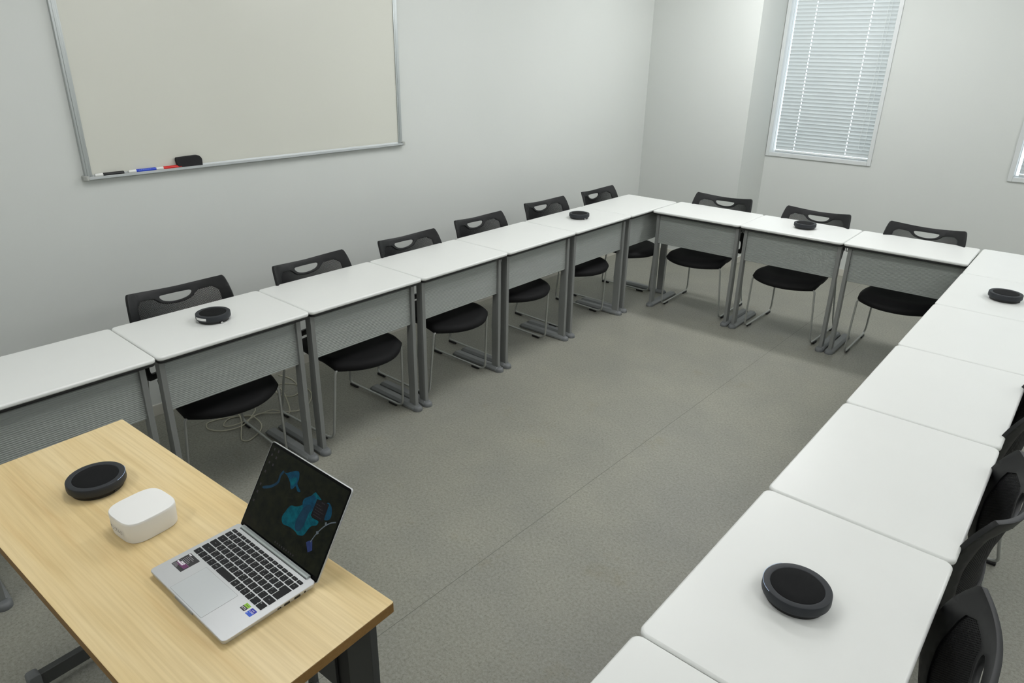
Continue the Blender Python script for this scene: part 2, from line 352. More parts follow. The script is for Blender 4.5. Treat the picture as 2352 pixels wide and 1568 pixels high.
def make_blind(wu, label):
    F = 0.032
    t = thing('venetian_blind', label, 'window blind', rw(wu, RV, WZ0), RA, 'venetian blinds in the windows')
    x0, x1 = F + 0.026, WW - F - 0.004; Y = 0.056
    pitch, wd, n = 0.0300, 0.036, 48; z0 = F + 0.0275
    holes = [0.225, 0.668]; hw = 0.0045
    b = MB(); ang = math.radians(68)
    for k in range(n):
        zc = z0 + pitch * k + 0.012
        jit = random.uniform(-0.03, 0.03); a = ang + jit
        prof = []
        for q in range(7):
            tq = q / 6 - 0.5; bow = 0.0030 * (1 - 4 * tq * tq)
            y = tq * wd * math.cos(a) - bow * math.sin(a); z = tq * wd * math.sin(a) + bow * math.cos(a)
            prof.append((Y - y, zc + z))       # inner edge low, outer edge high
        cols = [x0]
        for h in holes: cols += [h - hw, h + hw]
        cols.append(x1)
        sag = random.uniform(-0.0012, 0.0012)
        for ci in range(len(cols) - 1):
            hole = ci % 2 == 1
            xa, xb = cols[ci], cols[ci + 1]
            for q in range(6):
                if hole and q in (2, 3, 4): continue
                (ya, za), (yb, zb) = prof[q], prof[q + 1]
                da = sag * (xa - x0) / (x1 - x0); db = sag * (xb - x0) / (x1 - x0)
                b.add([(xa, ya, za + da), (xb, ya, za + db), (xb, yb, zb + db), (xa, yb, zb + da)], [(0, 1, 2, 3)])
    b.build('slats', M['slat'], t, smooth=60, recalc=False)
    r = MB(); r.box(x0, x1, Y - 0.012, Y + 0.012, F + 0.007, F + 0.019); r.build('bottom_rail', M['frame'], t, bevel=0.002)
    hd = MB(); hd.box(x0, x1, Y - 0.02, Y + 0.02, z0 + pitch * n + 0.005, WZ1 - WZ0 - F); hd.build('head_rail', M['frame'], t, bevel=0.002)
    for h in holes:
        c = MB()
        for yy in (Y - 0.013, Y + 0.013): c.tube([(h, yy, F + 0.016), (h, yy, WZ1 - WZ0 - F - 0.01)], 0.0008, 5)
        c.build('ladder_cord', M['cord'], t)
    xp = x1 - 0.075; zt = WZ1 - WZ0 - F - 0.03
    c = MB(); c.tube(catmull([(xp + 0.020, Y - 0.022, zt), (xp + 0.018, Y - 0.024, 0.8), (xp + 0.022, Y - 0.024, 0.20), (xp + 0.012, Y - 0.024, 0.125), (xp + 0.0, Y - 0.024, 0.117), (xp - 0.012, Y - 0.024, 0.125), (xp - 0.022, Y - 0.024, 0.20), (xp - 0.008, Y - 0.024, 0.8), (xp - 0.004, Y - 0.022, zt)], 6), 0.0016, 6)
    c.build('pull_cord', M['cord'], t, smooth=60)
    return t
wl = ['closed white venetian blind in the tall window beside the pillar', 'closed white venetian blind in the window cut off by the right edge of the picture']
for i, wu in enumerate(wins[:2]):
    make_window(i + 1, wu); make_blind(wu, wl[i])
make_window(3, wins[2])

# ---------------------------------------------------------------- whiteboard
def whiteboard():
    v0, v1, z0, z1 = 0.205, 2.080, 1.280, 2.205
    t = thing('whiteboard', 'large wall-mounted whiteboard with aluminium frame and pen tray', 'whiteboard', rw(0, 0, 0), RA)
    X0, X1 = 0.0, 0.020
    b = MB(); b.box(X0 + 0.002, X1 - 0.006, v0 + 0.008, v1 - 0.008, z0, z1); b.build('writing_surface', M['board'], t)
    b = MB()
    for a, c in ((v0, v0 + 0.030), (v1 - 0.030, v1)):
        b.box(X0, X1, a, c, z0, z1); b.box(X1 - 0.004, X1 + 0.002, a + 0.009, c - 0.009, z0 + 0.002, z1)
    b.box(X0, X1, v0 + 0.030, v1 - 0.030, z1 - 0.03, z1)
    b.build('frame', M['alu'], t, bevel=0.0015)
    # pen tray: bottom rail with a shelf and a lip
    tw = 0.038
    prof = [(X0, z0 - 0.012), (X0, z0 + 0.010), (X1 - 0.006, z0 + 0.010), (X1 - 0.003, z0 + 0.001), (tw - 0.004, z0 - 0.001), (tw - 0.0025, z0 + 0.0045), (tw, z0 + 0.0045), (tw, z0 - 0.008), (X1 + 0.003, z0 - 0.009)]
    b = MB(); b.prism(prof, lambda p: (p[0], v0 + 0.004, p[1]), lambda p: (p[0], v1 - 0.004, p[1])); b.build('pen_tray', M['tray'], t, bevel=0.001)
    for va, vb in ((v0 - 0.012, v0 + 0.010), (v1 - 0.010, v1 + 0.016)):
        b = MB(); b.slab([(0, va), (0, vb), (tw + 0.003, vb), (tw + 0.003, va + 0.010 if va < 1 else va), (tw - 0.010, va)] if va < 1 else [(0, va), (0, vb), (tw - 0.010, vb), (tw + 0.003, vb - 0.010), (tw + 0.003, va)], z0 - 0.011, z0 + 0.010)
        b.build('tray_end_cap', M['capgrey'], t, bevel=0.003)
    zt = z0 + 0.0005
    # pens
    def marker(v, body, label, txt=False, u=0.0262):
        r = 0.0080
        m = thing('whiteboard_marker', label, 'marker', rw(u, v, zt + r), RA, 'markers in the pen tray')
        bb = MB(); ring = lambda y, rr, n=16: [(rr * math.cos(2 * PI * i / n), y, rr * math.sin(2 * PI * i / n)) for i in range(n)]
        bb.loft([ring(0.034, r), ring(0.124, r), ring(0.1275, r * 0.8)]); bb.build('barrel', body, m, smooth=40)
        bb = MB(); bb.loft([ring(0, r * 0.82), ring(0.002, r * 0.98), ring(0.034, r * 1.02)]); bb.build('cap', M['markw'], m, smooth=40)
        if txt:
            bb = MB()
            for k in range(7): bb.box(r * 0.55, r * 0.98, 0.046 + k * 0.0085, 0.0515 + k * 0.0085, r * 0.35, r * 0.62)
            bb.build('printed_lettering', M['marktxt'], m)
        return m
    marker(0.243, M['markk'], 'black whiteboard marker at the left end of the pen tray')
    marker(0.391, M['markb'], 'blue whiteboard marker between the black and the red one', True)
    marker(0.519, M['markr'], 'red whiteboard marker with its end behind the black eraser', u=0.0262)
    e = thing('board_eraser', 'black whiteboard eraser leaning upright on the pen tray', 'eraser', rw(0.0135, 0.615, zt), RA)
    # side outline seen from the front: left edge straight, right edge rounded at the top
    pr = [(0.010, 0), (0.136, 0), (0.137, 0.030)] + [(0.137 - 0.034 * (1 - math.cos(a)), 0.030 + 0.026 * math.sin(a)) for a in [PI / 2 * k / 6 for k in range(1, 7)]] + [(0.008, 0.053), (0.003, 0.049), (0.002, 0.040)]
    b = MB(); b.prism(pr, lambda p: (0.0060, p[0], p[1]), lambda p: (0.0205, p[0], p[1] * 0.985)); b.build('felt_body', M['black'], e, bevel=0.004, seg=3)
    b = MB(); b.box(0.0035, 0.0060, 0.012, 0.128, 0.004, 0.050); b.build('back_plate', M['markk'], e)
whiteboard()

# ---------------------------------------------------------------- training tables
H = 0.7515; TW, TD = 0.6735, 0.449
def make_table(xl, xr, hooks=False):
    t = thing('training_table', '', 'table')
    # local: x along the width, y from the panel side (0) to the sitter's side
    g = 0.0012
    b = MB(); b.slab(rrect(g, TW, 0, TD, 0.022, 8), H - 0.0175, H); b.build('tabletop', M['top'], t, bevel=0.006, seg=3)
    b = MB(); b.slab(rrect(g + 0.003, TW - 0.003, 0.003, TD - 0.003, 0.020, 8), H - 0.0285, H - 0.0175); b.build('black_underlay', M['rubber'], t, bevel=0.002)
    off, PW = 0.0, 0.022                # xl, xr: outer faces of the two posts
    zp = 0.504
    rows = 28; zt = H - 0.030
    prof = []
    for k in range(rows):
        za = zt - (zt - zp) * k / rows; zb = zt - (zt - zp) * (k + 1) / rows; hgt = za - zb
        prof += [(0.0405, za), (0.0380, za - hgt * 0.28), (0.0380, za - hgt * 0.62), (0.0405, za - hgt * 0.78)]
    prof += [(0.0405, zp), (0.048, zp), (0.048, zt)]
    b = MB(); b.prism(prof, lambda p: (xl + PW - 0.003, p[0], p[1]), lambda p: (xr - PW + 0.003, p[0], p[1])); b.build('modesty_panel', M['panel'], t)
    # side outline of a leg plate in (y, z)
    side = [(0.026, 0.030), (0.026, H - 0.0285), (0.068, H - 0.0285), (0.070, 0.50), (0.078, 0.31), (0.0795, 0.285), (0.077, 0.268), (0.076, 0.20), (0.074, 0.030)]
    for xa in (xl, xr - PW):
        b = MB(); b.prism(side, lambda p, xa=xa: (xa + 0.002 + off, p[0] + 0.0005, p[1]), lambda p, xa=xa: (xa + PW - 0.002 + off, p[0] + 0.0005, p[1]))
        b.box(xa + off, xa + PW + off, 0.0235, 0.038, 0.028, H - 0.0285)
        leg = b.build('leg', M['post'], t, bevel=0.0012)
        xc = xa + PW / 2 + off; hw = 0.0275
        cs = [(-hw, 0.004), (hw, 0.004), (hw, 0.016), (hw * 0.62, 0.030), (-hw * 0.62, 0.030), (-hw, 0.016)]
        b = MB(); b.prism(cs, lambda p: (xc + p[0], 0.024, p[1]), lambda p: (xc + p[0], 0.385, p[1])); ft = b.build('foot', M['foot'], t, bevel=0.0015)
        # rounded toe and blunt heel in plastic
        rings = []
        for zz, sc in ((0.0, 0.97), (0.004, 1.0), (0.014, 0.98), (0.022, 0.80), (0.026, 0.55)):
            ring = [(xc + hw * sc, 0.030)] + [(xc + hw * sc * math.cos(a), 0.022 - 0.030 * sc * math.sin(a)) for a in [PI * k / 12 for k in range(13)]] + [(xc - hw * sc, 0.030)]
            rings.append([(p[0], p[1], zz) for p in ring])
        b = MB(); b.loft(rings); b.build('toe_cap', M['cap'], ft, smooth=50)
        b = MB(); b.loft([[(xc - hw, 0.384, 0), (xc + hw, 0.384, 0), (xc + hw, 0.384, 0.016), (xc + hw * .62, 0.384, 0.0305), (xc - hw * .62, 0.384, 0.0305), (xc - hw, 0.384, 0.016)],
                          [(xc - hw * .8, 0.408, 0), (xc + hw * .8, 0.408, 0), (xc + hw * .8, 0.408, 0.010), (xc + hw * .45, 0.400, 0.020), (xc - hw * .45, 0.400, 0.020), (xc - hw * .8, 0.408, 0.010)]])
        b.build('heel_cap', M['cap'], ft, bevel=0.001)
    for xh in ((0.016, TW - 0.003) if hooks else ()):
        b = MB(); b.tube(fillet([(xh - 0.006, 0.06, H - 0.028), (xh - 0.006, 0.06, H - 0.062), (xh + 0.006, 0.06, H - 0.062), (xh + 0.006, 0.06, H - 0.028)], 0.006, 4), 0.003, 8); b.build('bag_hook', M['post'], t, smooth=50)
    b = MB(); b.box(xl + 0.03, xr - 0.03, 0.10, 0.125, H - 0.06, H - 0.0285); b.build('underframe_rail', M['post'], t)
    return t
tabA = make_table(0.009, 0.634); tabB = make_table(0.0305, 0.667, True)
P_ = 0.676
tl = [
    'white-topped table at the left edge, half hidden behind the wooden table',
    'white-topped table carrying the round black speaker with the white sticker',
    'bare white-topped table just right of the one with the sticker-marked speaker, whiteboard side',
    'bare white-topped table in the middle of the whiteboard-side row',
    'bare white-topped table left of the farthest whiteboard-side speaker table',
    'white-topped table with the small round speaker nearest the far corner, whiteboard side',
    'white-topped corner table where the whiteboard-side row meets the back row',
]
for k in range(7):
    y = (k - 1) * P_
    loc, rz = (0, y, 0), PI / 2
    if k == 0: o = tabA; o.location = loc; o.rotation_euler = (0, 0, rz); o['label'] = tl[k]
    else: o = dup(tabA, loc=loc, rz=rz, label=tl[k])
    o['group'] = 'white tables along the whiteboard wall'
ab = 0.008
tlb = ['bare white-topped table of the back row next to the far left corner table', 'white-topped middle table of the back row with a round speaker on it', 'bare white-topped table of the back row touching the right-hand row']
for k in range(3):
    d = 0.0145 + k * P_
    loc, rz = (d * math.cos(ab), 3.6396 + d * math.sin(ab), 0), ab
    if k == 0: o = tabB; o.location = loc; o.rotation_euler = (0, 0, rz); o['label'] = tlb[k]
    else: o = dup(tabB, loc=loc, rz=rz, label=tlb[k])
    o['group'] = 'white tables of the back row'
tlr = ['bare white-topped table at the far right corner, beyond the back row end', 'white-topped table with the round speaker cut by the right picture edge', 'bare white-topped table just in front of the speaker table at the right edge',
       'bare white-topped table in the middle of the right-hand row', 'bare white-topped table right behind the one with the large nearest speaker', 'white-topped table carrying the large round speaker nearest the camera on the right', 'white-topped table at the bottom right, nearest the camera and cut by the frame']
for k in range(7):
    dup(tabA, loc=(2.0462 - 0.0009 * k * P_, 3.4496 + P_ - k * P_ - 0.0005, 0), rz=-PI / 2, label=tlr[k], group='white tables of the right-hand row')

# ---------------------------------------------------------------- chairs
def interp(x, tab):
    if x <= tab[0][0]: return tab[0][1]
    for (a, fa), (b_, fb) in zip(tab, tab[1:]):
        if x <= b_:
            t = (x - a) / (b_ - a); return fa + (fb - fa) * t
    return tab[-1][1]
PROF = [(0.43, 0.030), (0.52, 0.048), (0.60, 0.056), (0.68, 0.052), (0.755, 0.036), (0.80, 0.019), (0.84, 0.0)]
HW = [(0.43, 0.205), (0.50, 0.217), (0.57, 0.228), (0.66, 0.235), (0.755, 0.232), (0.80, 0.226), (0.84, 0.2175)]
def smoothprof(z):
    return sum(interp(z + d, PROF) for d in (-0.02, -0.01, 0, 0.01, 0.02)) / 5
ztop = lambda s: 0.84 - 0.025 * (1 - min(1, (s / 0.2175) ** 2))
def backpt(s, z, off=0.0):
    k = 0.72 + 0.28 * max(0, min(1, (z - 0.43) / 0.28))
    f = smoothprof(z) - 0.071 * k * (1 - abs(s / 0.2225) ** 2.3) + off
    return (s, f, z)
def inside(p, poly):
    x, y = p; c = False; n = len(poly)
    for i in range(n):
        x1, y1 = poly[i]; x2, y2 = poly[i - 1]
        if (y1 > y) != (y2 > y) and x < (x2 - x1) * (y - y1) / (y2 - y1) + x1: c = not c
    return c
def resample(poly, d):
    out = []
    n = len(poly)
    for i in range(n):
        a = Vector(poly[i]); b_ = Vector(poly[(i + 1) % n]); m = max(1, int(round((b_ - a).length / d)))
        for k in range(m): out.append(tuple(a.lerp(b_, k / m)))
    return out
def round2d(pts, r):
    n = len(pts); out = []
    for i in range(n):
        p = Vector(pts[i]); a = Vector(pts[i - 1]) - p; b_ = Vector(pts[(i + 1) % n]) - p
        la, lb = a.length, b_.length; a.normalize(); b_.normalize(); d = min(r[i] if isinstance(r, list) else r, la * .49, lb * .49)
        if d < 1e-5: out.append(tuple(p)); continue
        for k in range(5):
            t = k / 4; out.append(tuple((p + a * d) * (1 - t) ** 2 + p * 2 * t * (1 - t) + (p + b_ * d) * t * t))
    return out
def fill(outer, holes, fn, mb, grid=0.016):
    V = []; Eg = []
    for loop in [outer] + holes:
        b0 = len(V); n = len(loop); V += [Vector(p) for p in loop]; Eg += [(b0 + i, b0 + (i + 1) % n) for i in range(n)]
    xs0 = min(p[0] for p in outer); xs1 = max(p[0] for p in outer); ys0 = min(p[1] for p in outer); ys1 = max(p[1] for p in outer)
    nx = int((xs1 - xs0) / grid); ny = int((ys1 - ys0) / grid)
    for i in range(nx + 1):
        for j in range(ny + 1):
            p = (xs0 + (i + 0.5 * (j % 2)) * grid, ys0 + j * grid)
            if not inside(p, outer) or any(inside(p, h) for h in holes): continue
            if min((Vector(p) - q).length for q in V[:sum(len(l) for l in [outer] + holes)]) < grid * 0.45: continue
            V.append(Vector(p))
    vv, ee, ff, *_ = delaunay_2d_cdt(V, Eg, [], 0, 1e-6)
    keep = []
    for f in ff:
        c = sum((vv[i] for i in f), Vector((0, 0))) / len(f)
        if inside(c, outer) and not any(inside(c, h) for h in holes): keep.append(tuple(f))
    mb.add([fn(p.x, p.y) for p in vv], keep)
def handle_outline():
    up = [(-0.073, -0.030), (-0.074, -0.037)]
    pts = [(-0.066, -0.0285), (0.066, -0.0285), (0.0735, -0.032), (0.0735, -0.038)]
    for k in range(1, 12):
        a = PI * k / 12; pts.append((0.070 * math.cos(a), -0.040 - 0.021 * math.sin(a)))
    pts += [(-0.0735, -0.038), (-0.0735, -0.032)]
    return [(s, ztop(s) + d) for s, d in pts]
def mesh_window():
    pts = []
    hwm = lambda z: interp(z, HW) - 0.044
    zb = 0.545
    for k in range(0, 11):                        # right side up
        z = zb + (0.775 - zb) * k / 10; pts.append((hwm(z), z))
    pts.append((0.160, ztop(0.16) - 0.037))
    for s in (0.14, 0.12, 0.105): pts.append((s, ztop(s) - 0.037))
    pts.append((0.092, ztop(0.092) - 0.043)); pts.append((0.080, ztop(0.08) - 0.054))
    for k in range(1, 10):
        a = PI * k / 10; s = 0.080 * math.cos(a); pts.append((s, ztop(s) - 0.050 - 0.022 * math.sin(a)))
    pts.append((-0.080, ztop(0.08) - 0.054)); pts.append((-0.092, ztop(0.092) - 0.043))
    for s in (0.105, 0.12, 0.14): pts.append((-s, ztop(s) - 0.037))
    pts.append((-0.160, ztop(0.16) - 0.037))
    for k in range(10, -1, -1):
        z = zb + (0.775 - zb) * k / 10; pts.append((-hwm(z), z))
    return pts
def make_chair():
    t = thing('mesh_chair', '', 'chair')
    # local: x lateral, y forward towards the table, origin under the line between the top corners of the back
    outer = []
    zs = [0.43 + (0.815 - 0.43) * k / 24 for k in range(25)]
    right_ = [(interp(z, HW), z) for z in zs]
    top_ = [(0.2195, 0.827), (0.2165, 0.834), (0.2105, 0.8385)] + [(0.20 - 0.40 * k / 26, ztop(0.20 - 0.40 * k / 26)) for k in range(27)] + [(-0.2105, 0.8385), (-0.2165, 0.834), (-0.2195, 0.827)]
    left_ = [(-x, z) for x, z in reversed(right_)]
    outer = [(0.180, 0.422), (0.197, 0.424)] + right_ + top_ + left_ + [(-0.197, 0.424), (-0.180, 0.422)]
    outer = resample(outer, 0.016)
    slot = round2d([(-0.185, 0.452), (0.185, 0.452), (0.194, 0.478), (0.194, 0.523), (-0.194, 0.523), (-0.194, 0.478)], 0.014)
    holes = [resample(handle_outline(), 0.008), resample(mesh_window(), 0.012), resample(slot, 0.014)]
    b = MB(); fill(outer, holes, lambda s, z: backpt(s, z), b)
    fr = b.build('backrest', M['plastic'], t, smooth=60, solid=0.013, bevel=0.004, seg=2)
    # perforated centre: staggered diamond cells with diamond openings
    mw = mesh_window(); b = MB(); dx, dz = 0.0066, 0.0060
    cx_ = sum(p[0] for p in mw) / len(mw); ex = [(p[0] * 1.02, p[1] + (0.003 if p[1] > 0.70 else -0.003)) for p in mw]
    j = 0; z = 0.537
    idx = {}
    def vid(x, zz):
        key = (round(x, 5), round(zz, 5))
        if key not in idx: idx[key] = len(b.v); b.v.append(backpt(x, zz, 0.001))
        return idx[key]
    while z < 0.815:
        x = -0.204 + (dx / 2 if j % 2 else 0)
        while x < 0.205:
            if inside((x, z), ex):
                o4 = [vid(x - dx / 2, z), vid(x, z - dz / 2), vid(x + dx / 2, z), vid(x, z + dz / 2)]
                h = 0.56; i0 = len(b.v)
                for (ux, uz) in ((-1, 0), (0, -1), (1, 0), (0, 1)): b.v.append(backpt(x + ux * dx / 2 * h, z + uz * dz / 2 * h, 0.001))
                for q in range(4):
                    b.f.append([o4[q], o4[(q + 1) % 4], i0 + (q + 1) % 4, i0 + q]); b.m.append(0)
            x += dx
        z += dz / 2; j += 1
    b.build('mesh_panel', M['mesh'], fr, recalc=False, solid=0.0024)
    # seat
    nu, nv = 26, 22
    top, bot = [], []
    def front(u): return 0.550 - 0.108 * abs(u) ** 2.2
    def rearf(u): return 0.035 + 0.02 * u * u
    for j in range(nv + 1):
        v = j / nv
        for i in range(nu + 1):
            u = -1 + 2 * i / nu
            f = rearf(u) + (front(u) - rearf(u)) * v
            hw = interp(v, [(0, 0.176), (0.25, 0.200), (0.6, 0.217), (0.85, 0.219), (1, 0.213)])
            s = u * hw
            zt = 0.452 - 0.012 * (1 - u * u) * math.sin(PI * min(1, v * 1.1)) - 0.026 * max(0, (v - 0.72) / 0.28) ** 1.8 - 0.008 * (1 - v) 
            ed = max(abs(u), abs(2 * v - 1)); ro = max(0, (ed - 0.90) / 0.10)
            zt -= 0.010 * ro ** 2
            top.append((s, f, zt))
            bot.append((s * 0.985, f - 0.006 * v + 0.006 * (1 - v), zt - 0.030 + 0.012 * ro ** 2))
    b = MB(); n = (nu + 1) * (nv + 1); fs = []
    ix = lambda i, j: j * (nu + 1) + i
    for j in range(nv):
        for i in range(nu):
            fs.append((ix(i, j), ix(i + 1, j), ix(i + 1, j + 1), ix(i, j + 1))); fs.append((n + ix(i, j), n + ix(i, j + 1), n + ix(i + 1, j + 1), n + ix(i + 1, j)))
    for i in range(nu):
        for jj in (0, nv): fs.append((ix(i, jj), ix(i + 1, jj), n + ix(i + 1, jj), n + ix(i, jj)))
    for j in range(nv):
        for ii in (0, nu): fs.append((ix(ii, j), ix(ii, j + 1), n + ix(ii, j + 1), n + ix(ii, j)))
    b.add(top + bot, fs); b.build('seat', M['fabric'], t, smooth=75)
    # sled frames
    r = 0.0062
    for sg in (-1, 1):
        path = fillet([(0.02 * sg, 0.445, 0.404), (0.155 * sg, 0.445, 0.404), (0.2125 * sg, 0.437, 0.408), (0.233 * sg, 0.405, r + 0.011), (0.236 * sg, -0.055, r + 0.011), (0.226 * sg, -0.045, 0.07), (0.205 * sg, 0.012, 0.425), (0.201 * sg, 0.030, 0.520)], [0.02, 0.032, 0.05, 0.04, 0.02, 0.03], 7)
        b = MB(); b.tube(path, r, 10); sl = b.build('sled_frame', M['chrome'], t, smooth=60)
        for y0, y1 in ((-0.050, 0.015), (0.290, 0.350)):
            b = MB(); b.box(sg * 0.2355 - 0.0085, sg * 0.2355 + 0.0085, y0, y1, 0.0, 0.0145); b.build('glide', M['glide'], sl, bevel=0.003)
    b = MB(); b.tube([(-0.165, 0.07, 0.413), (0.165, 0.07, 0.413)], r, 8)
    for sg in (-1, 1): b.tube([(sg * 0.15, 0.07, 0.413), (sg * 0.15, 0.445, 0.404)], r, 8)
    b.build('seat_support', M['chrome'], t, smooth=60)
    return t
chair0 = make_chair(); used = [False]
def place_chair(x, y, rz, label, group):
    if not used[0]:
        used[0] = True; c = chair0; c.location = (x, y, 0); c.rotation_euler = (0, 0, rz); c['label'] = label
    else: c = dup(chair0, loc=(x, y, 0), rz=rz, label=label)
    c['group'] = group; return c
rd = math.radians
LC = 'chairs along the whiteboard wall'
place_chair(-0.543, 0.342, rd(83.86 - 177.2), 'black mesh-backed chair behind the table with the sticker-marked speaker, trailing a cream cable underneath', LC)
place_chair(-0.4846, 1.0077, rd(88.7 - 177.2), 'second black mesh-backed chair from the wooden table along the whiteboard wall', LC)
place_chair(-0.4826, 1.6757, rd(86.9 - 177.2), 'third black mesh-backed chair from the wooden table along the whiteboard wall', LC)
place_chair(-0.5238, 2.3278, rd(85.4 - 177.2), 'fourth black mesh-backed chair along the whiteboard wall, left of the far speaker table', LC)
place_chair(-0.5385, 3.0434, rd(83.9 - 177.2), 'black mesh-backed chair behind the small speaker nearest the far corner, whiteboard side', LC)
place_chair(-0.5101, 3.6844, rd(87.1 - 177.2), 'black mesh-backed chair behind the far left corner table, last along the whiteboard wall', LC)
BC = 'chairs behind the back row of tables'
place_chair(0.341, 4.1296, rd(2.37 - 180), 'black mesh-backed chair of the back row nearest the pillar', BC)
place_chair(1.0435, 4.1135, rd(-1.27 - 180), 'black mesh-backed chair behind the middle back-row table with the speaker', BC)
place_chair(1.7205, 4.1175, rd(0.12 - 180), 'black mesh-backed chair of the back row farthest right', BC)
RC = 'chairs behind the right-hand row of tables'
place_chair(2.551, 0.360, PI / 2, 'nearest black mesh-backed chair at the bottom right, behind the table with the large speaker', RC)
place_chair(2.536, 1.052, PI / 2, 'black mesh-backed chair at the right edge, second from the camera', RC)
place_chair(2.530, 1.745, PI / 2, 'black mesh-backed chair at the right edge, just a sliver visible, third from the camera', RC)

# ---------------------------------------------------------------- wooden table
WA = 0.0535
def wooden_table():
    L, D = 1.238, 0.462
    c1 = Vector((0.3784, -0.2762))
    ux = Vector((math.cos(WA), math.sin(WA))); uy = Vector((-math.sin(WA), math.cos(WA)))
    o = c1 - uy * D
    t = thing('wooden_table', 'pale maple-topped table in the bottom left corner, with laptop on it', 'table', (o.x, o.y, 0), WA)
    b = MB(); b.slab(rrect(0, L, 0, D, 0.004, 3), H - 0.026, H - 0.001); b.build('edge_band', M['wood_edge'], t, bevel=0.001)
    b = MB(); b.slab(rrect(0.0006, L - 0.0006, 0.0006, D - 0.0006, 0.004, 3), H - 0.0010, H); b.build('tabletop', M['wood'], t)
    # dark panel under the far long edge
    b = MB(); b.box(0.14, L - 0.195, D - 0.030, D - 0.022, 0.385, H - 0.030); b.build('modesty_panel', M['darker'], t, bevel=0.001)
    for xb in (0.128, L - 0.197):  # black boxes stand in for the dark, shaded gap between panel and leg
        b = MB(); b.box(xb, xb + 0.064, D - 0.022, D - 0.014, 0.30, H - 0.030); b.build('dark_gap_fill', M['rubber'], t, bevel=0.001)
    b = MB(); b.box(0.10, L - 0.10, D - 0.12, D - 0.08, H - 0.062, H - 0.026); b.build('underframe_rail', M['dark'], t, bevel=0.002)
    for xa, xf in ((0.045, 0.058), (L - 0.135, L - 0.072)):
        b = MB(); b.box(xa, xa + 0.088, D - 0.034, D - 0.014, 0.07, H - 0.026); b.build('leg', M['dark'], t, bevel=0.0015)
        b = MB(); b.box(xf, xf + 0.024, 0.045, D + 0.0, 0.030, 0.078); ft = b.build('foot', M['dark'], t, bevel=0.002)
        b = MB(); b.prism(rrect(0.0, 0.034, 0.0, 0.088, 0.010, 5), lambda p: (xf - 0.006, 0.020 + p[0], p[1]), lambda p: (xf + 0.030, 0.020 + p[0], p[1])); b.build('foot_cap', M['cap'], ft, bevel=0.003)
        b = MB(); b.prism(rrect(0.0, 0.034, 0.0, 0.088, 0.010, 5), lambda p: (xf - 0.006, D - 0.010 + p[0], p[1]), lambda p: (xf + 0.030, D - 0.010 + p[0], p[1])); b.build('foot_cap', M['cap'], ft, bevel=0.003)
    # folding lever: a ring under the right end
    b = MB(); R0, r0 = 0.0135, 0.0048; n, m = 28, 10; cx, cy, cz = L - 0.048, 0.262, 0.655
    cx, cy, cz = 1.205, 0.270, 0.658
    b.tube([(cx + R0 * math.cos(2 * PI * k / n), cy, cz + R0 * math.sin(2 * PI * k / n)) for k in range(n)], r0, m, closed=True)
    b.box(cx - 0.009, cx + 0.009, cy - 0.004, cy + 0.004, cz + R0 - 0.002, H - 0.026); b.build('folding_lever', M['dark'], t, smooth=50)
    return t
wooden_table()

# ---------------------------------------------------------------- round speakers
def make_speaker():
    t = thing('conference_speaker', '', 'speaker')
    R = 0.0715
    b = MB(); b.lathe([(0.058, 0.0), (0.0625, 0.001), (0.0635, 0.012), (0.060, 0.014)], 72); b.build('base', M['speaker_base'], t, smooth=40)
    b = MB(); b.lathe([(0.060, 0.0115), (R - 0.0035, 0.0118), (R - 0.0008, 0.0145), (R, 0.018), (R - 0.0006, 0.0335), (R - 0.0018, 0.0352), (R - 0.0035, 0.0358), (0.0562, 0.0352), (0.0550, 0.0340), (0.0548, 0.0310)], 96); b.build('body', M['speaker'], t, smooth=35)
    b = MB(); b.lathe([(0.0549, 0.0300), (0.0549, 0.0346), (0.0535, 0.0353), (0.030, 0.0357), (0.0005, 0.0358)], 72); b.build('grille', M['speaker_mesh'], t, smooth=35)
    b = MB(); b.box(0.0600, 0.0665, -0.0045, 0.0045, 0.0040, 0.0095); b.build('usb_plug', M['speaker_base'], t, bevel=0.001)
    return t
sp = make_speaker()
def speaker(x, y, rz, label, first=False):
    z = H
    if first: o = sp; o.location = (x, y, z); o.rotation_euler = (0, 0, rz); o['label'] = label
    else: o = dup(sp, loc=(x, y, z), rz=rz, label=label)
    o['group'] = 'round conference speakers'; return o
def led(parent, a0, a1):
    b = MB(); R = 0.0706; n = 26
    b.tube([(R * math.cos(a0 + (a1 - a0) * k / n), R * math.sin(a0 + (a1 - a0) * k / n), 0.0352) for k in range(n + 1)], 0.0005, 6); b.build('light_ring', M['led'], parent)
s_big = speaker(2.252, 0.381, rd(-165), 'large round dark speaker nearest the camera on the right-hand row', True)
s_wood = speaker(0.709, -0.469, rd(20), 'round black speaker on the wooden table')
s_t2 = speaker(-0.228, 0.342, 0.0, 'round black speaker with a white sticker on its side')
s_t6 = speaker(-0.232, 3.050, rd(-19), 'small distant round speaker on the whiteboard-side row near the far corner')
speaker(1.045, 3.885, rd(150), 'round dark speaker on the middle table of the back row')
speaker(2.288, 3.072, rd(-15), 'round dark speaker on the right-hand row, touching the right picture edge')
led(s_big, rd(138 + 165), rd(236 + 165)); led(s_wood, rd(26 - 20), rd(86 - 20))
b = MB(); n = 14; Rl = 0.0718
a0, a1 = rd(-93), rd(-50)
b.add([(Rl * math.cos(a0 + (a1 - a0) * k / n), Rl * math.sin(a0 + (a1 - a0) * k / n), z) for z in (0.0195, 0.0305) for k in range(n + 1)], [(k, k + 1, n + 2 + k, n + 1 + k) for k in range(n)])
b.build('name_sticker', M['label'], s_t2, solid=0.0003)
b = MB(); b.box(0.064, 0.073, -0.0042, 0.0042, 0.0035, 0.0095); pt = b.build('plug_tip', M['metal'], s_t2, bevel=0.0008); dup(pt, parent=s_t6)

